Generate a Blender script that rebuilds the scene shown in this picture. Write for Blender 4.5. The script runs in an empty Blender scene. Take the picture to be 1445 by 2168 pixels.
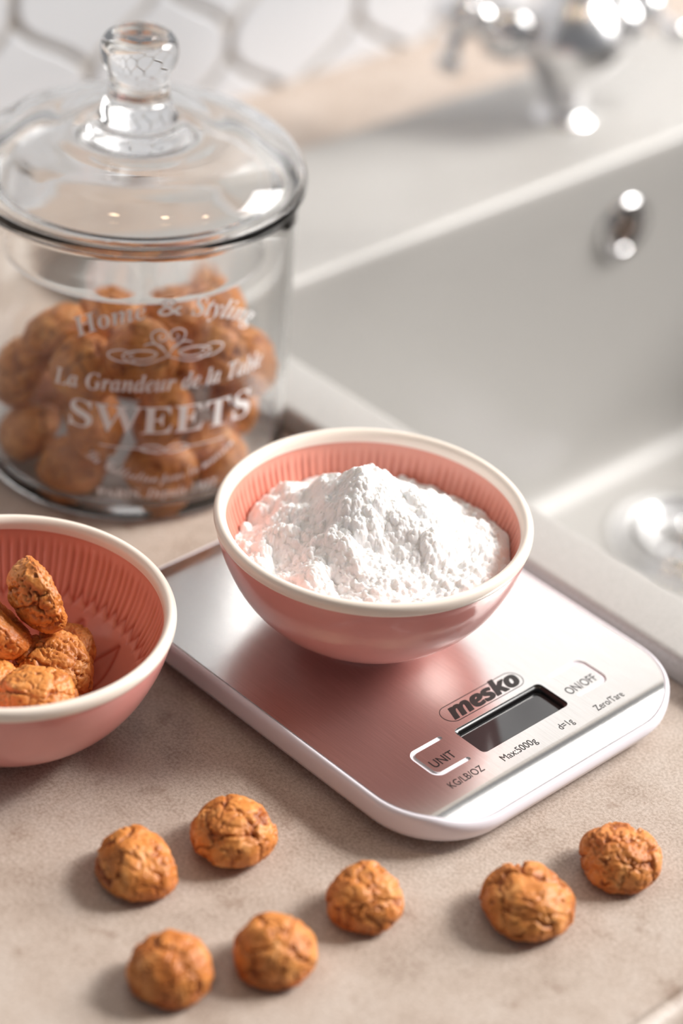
import bpy, bmesh, math, random
import numpy as np
from mathutils import Vector, Matrix

# ------------------------------------------------------------------ camera, world, lights, exposure
# world axes: x runs from the tiled wall to the front edge of the worktop, y along the wall towards the sink, z up; z = 0 is the worktop
sc = bpy.context.scene
COL = sc.collection
CAM_LOC = Vector((0.6030, -0.6200, 0.5847))
CAM_R = Vector((0.6808, 0.7290, 0.0709)); CAM_U = Vector((-0.4504, 0.3404, 0.8254)); CAM_F = Vector((-0.5776, 0.5938, -0.5601))
SX = Vector((0.7168, 0.6973, 0)); SY = Vector((-0.6973, 0.7168, 0))      # the photographer's right and forward on the worktop
cam = bpy.data.cameras.new('camera'); camo = bpy.data.objects.new('camera', cam); COL.objects.link(camo)
m = Matrix.Identity(4)
for i in range(3):
    m[i][0] = CAM_R[i]; m[i][1] = CAM_U[i]; m[i][2] = -CAM_F[i]; m[i][3] = CAM_LOC[i]
camo.matrix_world = m
cam.sensor_fit = 'VERTICAL'; cam.sensor_height = 36; cam.sensor_width = 24; cam.lens = 85
cam.clip_start = 0.05
cam.dof.use_dof = True; cam.dof.focus_distance = 0.898; cam.dof.aperture_fstop = 3.6; cam.dof.aperture_blades = 0
sc.camera = camo

w = bpy.data.worlds.new('world'); sc.world = w; w.use_nodes = True
bg = w.node_tree.nodes['Background']; bg.inputs[0].default_value = (0.93, 0.95, 1.0, 1); bg.inputs[1].default_value = 0.155

def area(name, loc, target, size, power, col=(1, 1, 1), sy=None):
    L = bpy.data.lights.new(name, 'AREA'); L.energy = power; L.color = col; L.size = size
    if sy: L.shape = 'RECTANGLE'; L.size_y = sy
    o = bpy.data.objects.new(name, L); COL.objects.link(o); o.location = loc
    o.rotation_euler = (Vector(target) - Vector(loc)).to_track_quat('-Z', 'Y').to_euler()
    return o
def cs(x, y, z): return SX * x + SY * y + Vector((0, 0, z))
area('window_daylight', cs(3.35, 1.55, 2.45), (0.0, 0.05, 0), 2.1, 275, (1.0, 0.97, 0.94), 2.1)
sun = bpy.data.lights.new('sun', 'SUN'); sun.energy = 1.38; sun.angle = math.radians(9); sun.color = (1.0, 0.96, 0.91)
suno = bpy.data.objects.new('sun', sun); COL.objects.link(suno); suno.location = (1, 1, 2)
suno.rotation_euler = (-cs(1.0, 0.34, 0.84)).to_track_quat('-Z', 'Y').to_euler()
for i, (x, y, z) in enumerate([(-0.33, -0.25, 1.90), (0.32, -0.25, 1.90), (0.97, -0.15, 1.90)]):
    L = bpy.data.lights.new('ceiling_spot_light', 'POINT'); L.energy = 5; L.color = (1.0, 0.72, 0.45); L.shadow_soft_size = 0.05
    o = bpy.data.objects.new('ceiling_spot_light', L); COL.objects.link(o); o.location = cs(x, y, z)

sc.view_settings.view_transform = 'Standard'; sc.view_settings.look = 'None'
sc.view_settings.exposure = 0.10; sc.view_settings.gamma = 1.0; sc.view_settings.use_curve_mapping = False
sc.cycles.use_denoising = True
sc.cycles.use_adaptive_sampling = True; sc.cycles.adaptive_threshold = 0.02
sc.cycles.max_bounces = 14; sc.cycles.transmission_bounces = 12; sc.cycles.glossy_bounces = 8; sc.cycles.diffuse_bounces = 5; sc.cycles.transparent_max_bounces = 16
sc.cycles.blur_glossy = 0.4
sc.cycles.sample_clamp_indirect = 6.0

# ------------------------------------------------------------------ helpers
def tag(o, label=None, cat=None, group=None, kind=None):
    if label: o['label'] = label
    if cat: o['category'] = cat
    if group: o['group'] = group
    if kind: o['kind'] = kind
    return o
def mesh_obj(name, verts, faces, mat=None, parent=None, smooth=True, loc=(0, 0, 0)):
    me = bpy.data.meshes.new(name); me.from_pydata([tuple(v) for v in verts], [], [tuple(f) for f in faces]); me.update()
    if smooth: me.polygons.foreach_set('use_smooth', [True] * len(me.polygons))
    return link(name, me, mat, parent, loc)
def link(name, me, mat=None, parent=None, loc=(0, 0, 0)):
    o = bpy.data.objects.new(name, me); COL.objects.link(o)
    if mat and not me.materials: me.materials.append(mat)
    if parent: o.parent = parent
    o.location = loc
    return o
def bm_obj(name, bm, mat=None, parent=None, smooth=True, loc=(0, 0, 0)):
    me = bpy.data.meshes.new(name); bm.to_mesh(me); bm.free()
    if smooth: me.polygons.foreach_set('use_smooth', [True] * len(me.polygons))
    return link(name, me, mat, parent, loc)
def empty(name, loc=(0, 0, 0), rz=0):
    o = bpy.data.objects.new(name, None); COL.objects.link(o); o.location = loc; o.rotation_euler = (0, 0, rz); o.empty_display_size = 0.02
    return o
def revolve(profile, n=96, closed=False):
    """profile of (r, z); r == 0 ends collapse to a pole"""
    V = []; F = []; rows = []
    for r, z in profile:
        if r < 1e-7:
            rows.append([len(V)]); V.append((0, 0, z))
        else:
            rows.append(list(range(len(V), len(V) + n)))
            V += [(r * math.cos(2 * math.pi * k / n), r * math.sin(2 * math.pi * k / n), z) for k in range(n)]
    pairs = list(zip(rows, rows[1:])) + ([(rows[-1], rows[0])] if closed else [])
    for A, B in pairs:
        for k in range(n):
            k2 = (k + 1) % n
            if len(A) == 1 and len(B) == 1: continue
            if len(A) == 1: F.append((A[0], B[k2], B[k]))
            elif len(B) == 1: F.append((A[k], A[k2], B[0]))
            else: F.append((A[k], A[k2], B[k2], B[k]))
    return V, F
def smooth_profile(pts, n=8):
    """Catmull-Rom through the points"""
    P = [np.array(q, float) for q in pts]; out = []
    for i in range(len(P) - 1):
        p0 = P[max(i - 1, 0)]; p1 = P[i]; p2 = P[i + 1]; p3 = P[min(i + 2, len(P) - 1)]
        for k in range(n):
            t = k / n
            out.append(tuple(0.5 * ((2 * p1) + (-p0 + p2) * t + (2 * p0 - 5 * p1 + 4 * p2 - p3) * t * t + (-p0 + 3 * p1 - 3 * p2 + p3) * t ** 3)))
    out.append(tuple(P[-1]))
    return [(max(r, 0.0), z) for r, z in out]
def fix_normals(o):
    bm = bmesh.new(); bm.from_mesh(o.data); bmesh.ops.recalc_face_normals(bm, faces=bm.faces); bm.to_mesh(o.data); bm.free()
    return o
def box(x0, x1, y0, y1, z0, z1):
    V = [(x, y, z) for z in (z0, z1) for y in (y0, y1) for x in (x0, x1)]
    F = [(0, 2, 3, 1), (4, 5, 7, 6), (0, 1, 5, 4), (2, 6, 7, 3), (0, 4, 6, 2), (1, 3, 7, 5)]
    return V, F
def rrect(x0, x1, y0, y1, r, n=10):
    """rounded rectangle, counter-clockwise"""
    P = []
    for cx, cy, a0 in ((x1 - r, y1 - r, 0), (x0 + r, y1 - r, 90), (x0 + r, y0 + r, 180), (x1 - r, y0 + r, 270)):
        for k in range(n + 1):
            a = math.radians(a0 + 90 * k / n); P.append((cx + r * math.cos(a), cy + r * math.sin(a)))
    return P
def loops_mesh(loops, cap0=True, cap1=True):
    V = []; F = []; n = len(loops[0])
    for L in loops: V += L
    for i in range(len(loops) - 1):
        for k in range(n):
            k2 = (k + 1) % n
            F.append((i * n + k, i * n + k2, (i + 1) * n + k2, (i + 1) * n + k))
    if cap0: F.append(tuple(reversed(range(n))))
    if cap1: F.append(tuple(range((len(loops) - 1) * n, len(loops) * n)))
    return V, F
def tube(path, radii, n=20, caps=True):
    """tube of circular section along a list of points"""
    path = [Vector(q) for q in path]; V = []; F = []; up = None
    for i, q in enumerate(path):
        t = (path[min(i + 1, len(path) - 1)] - path[max(i - 1, 0)]).normalized()
        if up is None: up = t.orthogonal().normalized()
        up = (up - t * up.dot(t)).normalized(); s = t.cross(up)
        for k in range(n):
            a = 2 * math.pi * k / n; V.append(tuple(q + (up * math.cos(a) + s * math.sin(a)) * radii[i]))
    for i in range(len(path) - 1):
        for k in range(n):
            k2 = (k + 1) % n; F.append((i * n + k, i * n + k2, (i + 1) * n + k2, (i + 1) * n + k))
    if caps: F.append(tuple(reversed(range(n)))); F.append(tuple(range((len(path) - 1) * n, len(path) * n)))
    return V, F
def join(*vf):
    V = []; F = []
    for v, f in vf:
        o = len(V); V += list(v); F += [tuple(i + o for i in q) for q in f]
    return V, F
# vectorised value noise
def _hash(i, j, k, s):
    h = (i * 374761393 + j * 668265263 + k * 2147483647 + s * 1274126177) & 0xFFFFFFFF
    h = ((h ^ (h >> 13)) * 1274126177) & 0xFFFFFFFF
    return ((h ^ (h >> 16)) & 0xFFFF) / 32767.5 - 1.0
def vnoise(P, s=0):
    P = np.asarray(P, float) + 100.0; I = np.floor(P).astype(np.int64); f = P - I; u = f * f * f * (f * (f * 6 - 15) + 10)
    r = 0
    for dx in (0, 1):
        for dy in (0, 1):
            for dz in (0, 1):
                wgt = (u[:, 0] if dx else 1 - u[:, 0]) * (u[:, 1] if dy else 1 - u[:, 1]) * (u[:, 2] if dz else 1 - u[:, 2])
                r = r + wgt * _hash(I[:, 0] + dx, I[:, 1] + dy, I[:, 2] + dz, s)
    return r
def fbm(P, o=4, s=0):
    r = 0; a = 1.0
    for i in range(o): r = r + a * vnoise(np.asarray(P) * (2.03 ** i), s + i * 17); a *= 0.5
    return r
def sstep(a, b, x): t = np.clip((x - a) / (b - a), 0, 1); return t * t * (3 - 2 * t)

# ------------------------------------------------------------------ materials
def mat(name):
    M = bpy.data.materials.new(name); M.use_nodes = True
    return M, M.node_tree.nodes, M.node_tree.links, M.node_tree.nodes['Principled BSDF']
def srgb(r, g, b):
    f = lambda c: (c / 255) / 12.92 if c / 255 <= 0.04045 else ((c / 255 + 0.055) / 1.055) ** 2.4
    return (f(r), f(g), f(b), 1)
def simple(name, col, rough=0.5, metal=0.0, **kw):
    M, N, L, B = mat(name); B.inputs['Base Color'].default_value = col; B.inputs['Roughness'].default_value = rough; B.inputs['Metallic'].default_value = metal
    for k, v in kw.items(): B.inputs[k].default_value = v
    return M
def noise_node(N, L, scale, detail=4, rough=0.55, coord='Object', stretch=None):
    tc = N.new('ShaderNodeTexCoord'); nz = N.new('ShaderNodeTexNoise'); nz.inputs['Scale'].default_value = scale; nz.inputs['Detail'].default_value = detail; nz.inputs['Roughness'].default_value = rough
    if stretch:
        mp = N.new('ShaderNodeMapping'); mp.inputs['Scale'].default_value = stretch
        L.new(tc.outputs[coord], mp.inputs[0]); L.new(mp.outputs[0], nz.inputs['Vector'])
    else: L.new(tc.outputs[coord], nz.inputs['Vector'])
    return nz
def ramp(N, L, src, stops):
    r = N.new('ShaderNodeValToRGB'); e = r.color_ramp.elements
    e[0].position, e[0].color = stops[0]; e[1].position, e[1].color = stops[-1]
    for pz, c in stops[1:-1]:
        q = e.new(pz); q.color = c
    L.new(src, r.inputs[0]); return r
def mixc(N, L, fac, a, b, mode='MIX'):
    x = N.new('ShaderNodeMix'); x.data_type = 'RGBA'; x.blend_type = mode
    for s, v in ((x.inputs[0], fac), (x.inputs[6], a), (x.inputs[7], b)):
        if hasattr(v, 'is_output'): L.new(v, s)
        else: s.default_value = v
    return x.outputs[2]
def bump(N, L, B, h, strength, dist):
    b = N.new('ShaderNodeBump'); b.inputs['Strength'].default_value = strength; b.inputs['Distance'].default_value = dist
    L.new(h, b.inputs['Height']); L.new(b.outputs[0], B.inputs['Normal'])
def attr(N, name):
    a = N.new('ShaderNodeAttribute'); a.attribute_name = name; return a

def m_counter():
    M, N, L, B = mat('stone_worktop')
    big = noise_node(N, L, 9, 5, 0.6); mid = noise_node(N, L, 30, 8, 0.72); fine = noise_node(N, L, 800, 3, 0.7); spots = noise_node(N, L, 70, 3, 0.5)
    c1 = ramp(N, L, big.outputs[0], [(0.35, srgb(164, 146, 131)), (0.65, srgb(192, 178, 165))])
    c2 = ramp(N, L, mid.outputs[0], [(0.36, srgb(134, 110, 94)), (0.49, srgb(182, 165, 153)), (0.66, srgb(206, 195, 187))])
    c = mixc(N, L, 0.55, c1.outputs[0], c2.outputs[0])
    f = ramp(N, L, fine.outputs[0], [(0.38, srgb(150, 134, 120)), (0.62, srgb(222, 210, 200))])
    c = mixc(N, L, 0.40, c, f.outputs[0])
    sp = ramp(N, L, spots.outputs[0], [(0.62, (0, 0, 0, 1)), (0.74, (1, 1, 1, 1))])
    sm = N.new('ShaderNodeMath'); sm.operation = 'MULTIPLY'; sm.inputs[1].default_value = 0.5; L.new(sp.outputs[0], sm.inputs[0])
    c = mixc(N, L, sm.outputs[0], c, srgb(128, 100, 80))
    L.new(c, B.inputs['Base Color']); B.inputs['Roughness'].default_value = 0.42
    bump(N, L, B, fine.outputs[0], 0.15, 0.0003)
    return M
M_COUNTER = m_counter()
def m_sink():
    M, N, L, B = mat('grey_granite_sink'); fine = noise_node(N, L, 900, 2)
    c = ramp(N, L, fine.outputs[0], [(0.3, srgb(167, 165, 162)), (0.7, srgb(183, 181, 178))]); L.new(c.outputs[0], B.inputs['Base Color']); B.inputs['Roughness'].default_value = 0.38
    return M
M_SINK = m_sink()
M_TILE = simple('white_glazed_tile', srgb(217, 220, 225), 0.12)
M_GROUT = simple('grey_beige_grout', srgb(192, 186, 179), 0.9)
M_CHROME = simple('chrome', (0.80, 0.80, 0.81, 1), 0.15, 1.0)
M_TAP = simple('tap_chrome', (0.88, 0.88, 0.89, 1), 0.27, 1.0)
M_DULL = simple('dull_metal', srgb(120, 104, 94), 0.35, 1.0)
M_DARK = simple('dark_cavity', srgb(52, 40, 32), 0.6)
M_WHITE = simple('white_plastic', srgb(236, 232, 240), 0.28)
M_CAB = simple('white_lacquer', srgb(225, 222, 218), 0.4)
M_FLOOR = simple('brown_floor', srgb(98, 80, 66), 0.5)
M_INK = simple('black_print', (0.008, 0.006, 0.006, 1), 0.4)
M_PRINT = simple('white_print', (0.96, 0.95, 0.94, 1), 0.5)
def m_steel():
    M, N, L, B = mat('brushed_steel')
    nz = noise_node(N, L, 1.0, 3, 0.6, stretch=(60, 2200, 60))
    c = ramp(N, L, nz.outputs[0], [(0.3, (0.70, 0.69, 0.68, 1)), (0.7, (0.82, 0.81, 0.80, 1))]); L.new(c.outputs[0], B.inputs['Base Color'])
    B.inputs['Metallic'].default_value = 1.0; B.inputs['Roughness'].default_value = 0.24
    B.inputs['Anisotropic'].default_value = 0.35
    bump(N, L, B, nz.outputs[0], 0.10, 0.00005)
    return M
M_STEEL = m_steel()
def m_glass():
    M, N, L, B = mat('clear_glass'); B.inputs['Base Color'].default_value = (0.985, 0.99, 0.99, 1); B.inputs['Roughness'].default_value = 0.0
    B.inputs['Transmission Weight'].default_value = 1.0; B.inputs['IOR'].default_value = 1.47
    return M
M_GLASS = m_glass()
M_LCD = simple('dark_display_glass', (0.022, 0.022, 0.024, 1), 0.06, 0.0)
M_BLACK = simple('black_bezel', (0.006, 0.005, 0.005, 1), 0.25)
def m_glaze():
    M, N, L, B = mat('pink_glaze')
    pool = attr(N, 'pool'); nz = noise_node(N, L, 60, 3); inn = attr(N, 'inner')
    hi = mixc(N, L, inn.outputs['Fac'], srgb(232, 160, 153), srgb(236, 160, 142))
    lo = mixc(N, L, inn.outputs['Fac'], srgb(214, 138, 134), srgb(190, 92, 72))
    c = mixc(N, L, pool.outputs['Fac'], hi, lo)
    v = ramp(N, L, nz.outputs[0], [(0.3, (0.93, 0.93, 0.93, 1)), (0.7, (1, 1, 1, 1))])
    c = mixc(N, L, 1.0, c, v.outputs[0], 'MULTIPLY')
    L.new(c, B.inputs['Base Color']); B.inputs['Roughness'].default_value = 0.16; B.inputs['IOR'].default_value = 1.5
    bump(N, L, B, nz.outputs[0], 0.12, 0.0006)
    return M
M_GLAZE = m_glaze()
M_RIM = simple('cream_glaze_rim', srgb(250, 238, 226), 0.22)
def m_cookie():
    M, N, L, B = mat('amaretti_crust')
    ck = attr(N, 'crack'); nz = noise_node(N, L, 170, 4, 0.6); fine = noise_node(N, L, 900, 3, 0.65); tone = attr(N, 'tone')
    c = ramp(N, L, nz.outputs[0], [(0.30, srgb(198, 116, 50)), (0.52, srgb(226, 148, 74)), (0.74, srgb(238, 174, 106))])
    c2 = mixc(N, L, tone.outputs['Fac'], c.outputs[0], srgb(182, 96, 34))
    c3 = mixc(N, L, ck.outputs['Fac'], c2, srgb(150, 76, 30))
    L.new(c3, B.inputs['Base Color']); B.inputs['Roughness'].default_value = 0.42
    bump(N, L, B, fine.outputs[0], 0.45, 0.0006)
    return M
M_COOKIE = m_cookie()
def m_sugar():
    M, N, L, B = mat('icing_sugar_powder'); fine = noise_node(N, L, 1500, 3, 0.7)
    B.inputs['Base Color'].default_value = (0.975, 0.97, 0.97, 1); B.inputs['Roughness'].default_value = 1.0; B.inputs['Specular IOR Level'].default_value = 0.0; B.inputs['Subsurface Weight'].default_value = 0.6; B.inputs['Subsurface Scale'].default_value = 0.0025; B.inputs['Subsurface Radius'].default_value = (1.0, 0.9, 0.8)
    bump(N, L, B, fine.outputs[0], 0.4, 0.0004)
    return M
M_SUGAR = m_sugar()

# ------------------------------------------------------------------ the setting
WALL_X = -0.3478; TILE_X = -0.345
V, F = box(WALL_X - 0.1, WALL_X, -1.0, 1.5, -0.90, 1.3)
wall = tag(mesh_obj('wall_back', V, F, M_GROUT, smooth=False), 'wall behind the sink in white lantern-shaped tiles with grey grout', 'wall', kind='structure')
V, F = box(-1.0, 2.2, -1.6, 2.0, -0.95, -0.90)
tag(mesh_obj('floor', V, F, M_FLOOR, smooth=False), 'brown kitchen floor below the worktop', 'floor', kind='structure')

def ogee(t): return t ** 2.0 / (t ** 2.0 + (1 - t) ** 2.0)
def lantern_tile(W, H, gap=0.0050, depth=0.0028, n=14):
    """ogee tile in the y/z plane, front face towards +x, bevelled edge"""
    def outline(sh):
        q = []
        for k in range(n):
            t = k / n; s = ogee(t); q.append((W / 2 * s, H / 2 * (1 - t)))      # tip -> right side
        full = []
        for y, z in q: full.append((y, z))
        for k in range(n):
            t = 1 - k / n; s = ogee(t); full.append((W / 2 * s, -H / 2 * (1 - t)))
        for k in range(n):
            t = k / n; s = ogee(t); full.append((-W / 2 * s, -H / 2 * (1 - t)))
        for k in range(n):
            t = 1 - k / n; s = ogee(t); full.append((-W / 2 * s, H / 2 * (1 - t)))
        P = np.array(full); nx = np.roll(P, -1, 0) - np.roll(P, 1, 0); nx /= np.linalg.norm(nx, axis=1)[:, None] + 1e-9
        Q = P + np.c_[-nx[:, 1], nx[:, 0]] * sh
        k = (Q[:, 0] * P[:, 0] < 0) | (np.abs(P[:, 0]) < 1e-6) | (np.abs(Q[:, 0]) < 0.0006); side = np.abs(P[:, 0]) < W / 4
        zt = np.abs(Q[~k & side][:, 1]).max(); k &= side
        Q[k, 0] = 0.0; Q[k, 1] = np.sign(P[k, 1]) * zt
        return Q
    loops = []
    for sh, x in ((gap / 2, 0.0), (gap / 2, depth - 0.0012), (gap / 2 + 0.0012, depth)):
        Q = outline(-sh); loops.append([(x, y, z) for y, z in Q])
    return loops_mesh(loops)
TW, TH = 0.100, 0.110
V, F = lantern_tile(TW, TH)
me = bpy.data.meshes.new('tile'); me.from_pydata(V, [], F); me.update(); me.materials.append(M_TILE)
cnt = 0
for j in range(-1, 13):
    zc = 0.0355 + TH / 2 * j
    for i in range(-8, 12):
        yc = 0.083 + TW * (i + (0.5 if j % 2 else 0))
        if not (-0.72 < yc < 1.12): continue
        o = bpy.data.objects.new('tile', me); COL.objects.link(o); o.parent = wall; o.location = (WALL_X, yc, zc); cnt += 1

# worktop with a cut-out for the sink and a rounded front edge
def worktop():
    HX = (-0.243, 0.253); HY = (0.036, 0.678); Y0, Y1 = -0.75, 1.12; X0, XF = TILE_X, 0.290; r = 0.010; T = 0.038
    xs = [X0, HX[0], HX[1], XF - r]; ys = [Y0, HY[0], HY[1], Y1]; V = []; F = []
    def quad(a, b, c, d):
        n = len(V); V.extend([a, b, c, d]); F.append((n, n + 1, n + 2, n + 3))
    for i in range(3):
        for j in range(3):
            if i == 1 and j == 1: continue
            quad((xs[i], ys[j], 0), (xs[i + 1], ys[j], 0), (xs[i + 1], ys[j + 1], 0), (xs[i], ys[j + 1], 0))
            quad((xs[i], ys[j + 1], -T), (xs[i + 1], ys[j + 1], -T), (xs[i + 1], ys[j], -T), (xs[i], ys[j], -T))
    prof = [(XF - r + r * math.sin(a), -r + r * math.cos(a)) for a in [math.pi / 2 * k / 8 for k in range(9)]]
    prof += [(XF, -T + r)] + [(XF - r + r * math.cos(a), -T + r - r * math.sin(a)) for a in [math.pi / 2 * k / 6 for k in range(1, 7)]]
    for (x0, z0), (x1, z1) in zip(prof, prof[1:]): quad((x0, Y0, z0), (x1, Y0, z1), (x1, Y1, z1), (x0, Y1, z0))
    for y, x0, x1 in ((HY[0], HX[0], HX[1]), (HY[1], HX[0], HX[1])): quad((x0, y, 0), (x1, y, 0), (x1, y, -T), (x0, y, -T))
    for x in HX: quad((x, HY[0], 0), (x, HY[1], 0), (x, HY[1], -T), (x, HY[0], -T))
    quad((X0, Y0, 0), (X0, Y1, 0), (X0, Y1, -T), (X0, Y0, -T))
    for y in (Y0, Y1): quad((X0, y, 0), (XF - r, y, 0), (XF - r, y, -T), (X0, y, -T))
    bm = bmesh.new(); vs = [bm.verts.new(v) for v in V]
    for f in F: bm.faces.new([vs[i] for i in f])
    bmesh.ops.remove_doubles(bm, verts=bm.verts, dist=1e-6); bmesh.ops.recalc_face_normals(bm, faces=bm.faces)
    o = bm_obj('countertop', bm, M_COUNTER, smooth=False)
    for pl in o.data.polygons: pl.use_smooth = abs(pl.normal.y) < 0.5 and pl.center.x > XF - r
    return tag(o, 'mottled beige stone-look kitchen worktop that everything stands on', 'countertop')
worktop()
cab = tag(empty('base_cabinet', (0.27, 0.2, -0.90)), 'white base cabinet under the front edge of the worktop', 'cabinet')
for k in range(3):
    V, F = box(-0.004, 0.012, -0.94 + 0.62 * k + 0.002, -0.94 + 0.62 * (k + 1) - 0.002, 0.10, 0.858)
    d = mesh_obj('door', V, F, M_CAB, cab, smooth=False)
    V, F = tube([(0.012, -0.70 + 0.62 * k, 0.80), (0.034, -0.70 + 0.62 * k, 0.80), (0.034, -0.56 + 0.62 * k, 0.80), (0.012, -0.56 + 0.62 * k, 0.80)], [0.005] * 4, 10)
    mesh_obj('handle', V, F, M_CHROME, d)
V, F = box(-0.05, -0.035, -0.94, 0.92, 0.0, 0.10); mesh_obj('plinth', V, F, M_CAB, cab, smooth=False)
V, F = box(-0.60, 0.012, -0.958, -0.942, 0.0, 0.860); mesh_obj('side_panel', V, F, M_CAB, cab, smooth=False)

# sink
def sink():
    s = tag(empty('kitchen_sink', (0, 0, 0)), 'light grey inset sink with raised rim and one deep basin', 'sink')
    O = (-0.258, 0.266, 0.0237, 0.690); I = (-0.148, 0.236, 0.0598, 0.652)
    def ro(d, z, r=0.012): return [(x, y, z) for x, y in rrect(O[0] + d, O[1] - d, O[2] + d, O[3] - d, r)]
    def ri(d, z, r=0.018): return [(x, y, z) for x, y in rrect(I[0] + d, I[1] - d, I[2] + d, I[3] - d, max(r - d * 0.3, 0.006))]
    loops = [ro(0.010, 0.0003), ro(0.0005, 0.0003), ro(0, 0.002), ro(0, 0.0085), ro(0.0006, 0.0105), ro(0.002, 0.0118), ro(0.004, 0.012),
             ri(-0.007, 0.012), ri(-0.004, 0.0116), ri(-0.0018, 0.0102), ri(-0.0006, 0.008), ri(0, 0.004), ri(0.0005, -0.02), ri(0.005, -0.168), ri(0.0075, -0.182), ri(0.013, -0.192), ri(0.021, -0.1975), ri(0.032, -0.199), ri(0.09, -0.200)]
    V, F = loops_mesh(loops, cap0=False, cap1=True)
    mesh_obj('basin', V, F, M_SINK, s)
    # overflow in the back wall of the basin, facing +x
    def disc(prof, name, m, parent, loc, tilt):
        V, F = revolve(prof, 48); o = mesh_obj(name, V, F, m, parent, loc=loc); o.rotation_euler = tilt; return fix_normals(o)
    ovl = (-0.1462, 0.3575, -0.0335)
    ov = disc([(0.0118, 0.0), (0.0118, 0.0022), (0.0135, 0.0036), (0.0165, 0.0034), (0.0185, 0.0018), (0.0188, 0.0)], 'overflow_ring', M_CHROME, s, ovl, (0, math.pi / 2, 0))
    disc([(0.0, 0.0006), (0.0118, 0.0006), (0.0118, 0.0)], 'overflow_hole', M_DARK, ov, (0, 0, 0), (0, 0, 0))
    disc([(0.0, 0.0042), (0.0045, 0.0038), (0.0062, 0.0026), (0.0064, 0.0006)], 'overflow_screw', M_DULL, ov, (0.0030, -0.0028, 0), (0, 0, 0))
    dr = disc([(0.0, 0.006), (0.004, 0.0115), (0.008, 0.012), (0.0095, 0.0065), (0.016, 0.004), (0.024, 0.003), (0.030, 0.0055), (0.0325, 0.0072), (0.0345, 0.006), (0.037, 0.0022), (0.043, 0.0032), (0.0465, 0.0022), (0.0475, 0.0004)], 'drain_strainer', M_CHROME, s, (-0.062, 0.352, -0.2), (0, 0, 0))
    holes = []
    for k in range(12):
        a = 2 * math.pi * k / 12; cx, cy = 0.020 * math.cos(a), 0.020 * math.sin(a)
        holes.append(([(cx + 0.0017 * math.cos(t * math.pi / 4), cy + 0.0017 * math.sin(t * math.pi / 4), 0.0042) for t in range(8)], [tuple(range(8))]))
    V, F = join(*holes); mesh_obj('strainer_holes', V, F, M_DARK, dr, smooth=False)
    return s
sink()

# faucet behind the basin
def faucet():
    fx, fy = -0.203, 0.360
    f = tag(empty('faucet', (fx, fy, 0.012)), 'polished chrome mixer tap with cross handles behind the sink basin', 'faucet')
    V, F = revolve(smooth_profile([(0.0, 0), (0.0165, 0), (0.0168, 0.002), (0.0125, 0.004), (0.0112, 0.009), (0.0150, 0.018), (0.0220, 0.029), (0.0285, 0.041), (0.0285, 0.053), (0.0220, 0.065), (0.0140, 0.074), (0.012, 0.080), (0.0, 0.081)], 6), 40)
    fix_normals(mesh_obj('body', V, F, M_TAP, f))
    pts = [(0, 0, 0.078)] + [(0.0, 0, 0.19)] + [(0.075 - 0.075 * math.cos(a), 0, 0.19 + 0.075 * math.sin(a)) for a in [math.pi * k / 16 for k in range(1, 17)]] + [(0.15, 0, 0.165)]
    V, F = tube(pts, [0.0105] * len(pts), 20); mesh_obj('spout', V, F, M_TAP, f)
    for s in (-1, 1):
        d = (Vector((-0.45, -0.72, 0.28)) if s < 0 else Vector((-0.10, 0.95, 0.12))).normalized(); st = Vector((0, 0, 0.040))
        V, F = tube([st + d * t for t in (0.0, 0.018, 0.024, 0.030, 0.034, 0.048, 0.052, 0.060)], [0.0165, 0.0155, 0.0125, 0.0125, 0.0165, 0.0165, 0.0110, 0.0100], 24)
        fix_normals(mesh_obj('arm', V, F, M_TAP, f))
        hc = st + d * 0.068; q1 = d.orthogonal().normalized(); q1 = (Vector((0, 0, 1)) - d * d.z).normalized(); q2 = d.cross(q1)
        parts = [tube([hc - d * 0.009, hc - d * 0.006, hc, hc + d * 0.006, hc + d * 0.010, hc + d * 0.012], [0.007, 0.0105, 0.0115, 0.0105, 0.0075, 0.002], 20)]
        rot = 0.35
        for k in range(4):
            a = rot + math.pi / 2 * k; e = q1 * math.cos(a) + q2 * math.sin(a)
            parts.append(tube([hc + e * t for t in (0.006, 0.014, 0.020, 0.024, 0.028, 0.031, 0.0325)], [0.0052, 0.0042, 0.0046, 0.0068, 0.0078, 0.0060, 0.0015], 16))
        V, F = join(*parts); fix_normals(mesh_obj('cross_handle', V, F, M_TAP, f))
    return f
faucet()

# ------------------------------------------------------------------ lettering helpers
def text_mesh(body, size=1.0, bold=0.0, shear=0.0, spacing=1.0):
    cu = bpy.data.curves.new('lettering', 'FONT'); cu.body = body; cu.size = size; cu.offset = bold; cu.shear = shear; cu.space_character = spacing; cu.resolution_u = 5
    o = bpy.data.objects.new('lettering_tmp', cu); COL.objects.link(o); bpy.context.view_layer.update()
    me = bpy.data.meshes.new_from_object(o.evaluated_get(bpy.context.evaluated_depsgraph_get()))
    bpy.data.objects.remove(o); bpy.data.curves.remove(cu); me.materials.clear()
    co = np.array([v.co[:] for v in me.vertices]); fs = [tuple(pq.vertices) for pq in me.polygons]
    bpy.data.meshes.remove(me)
    return co, fs
def serif(s, bold=True, italic=False):
    out = ''
    for ch in s:
        if ch.isascii() and ch.isalpha():
            up = ch.isupper(); b = (0x1D468 if up else 0x1D482) if italic else (0x1D400 if up else 0x1D41A)
            out += chr(b + ord(ch) - (65 if up else 97))
        else: out += ch
    return out

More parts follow.
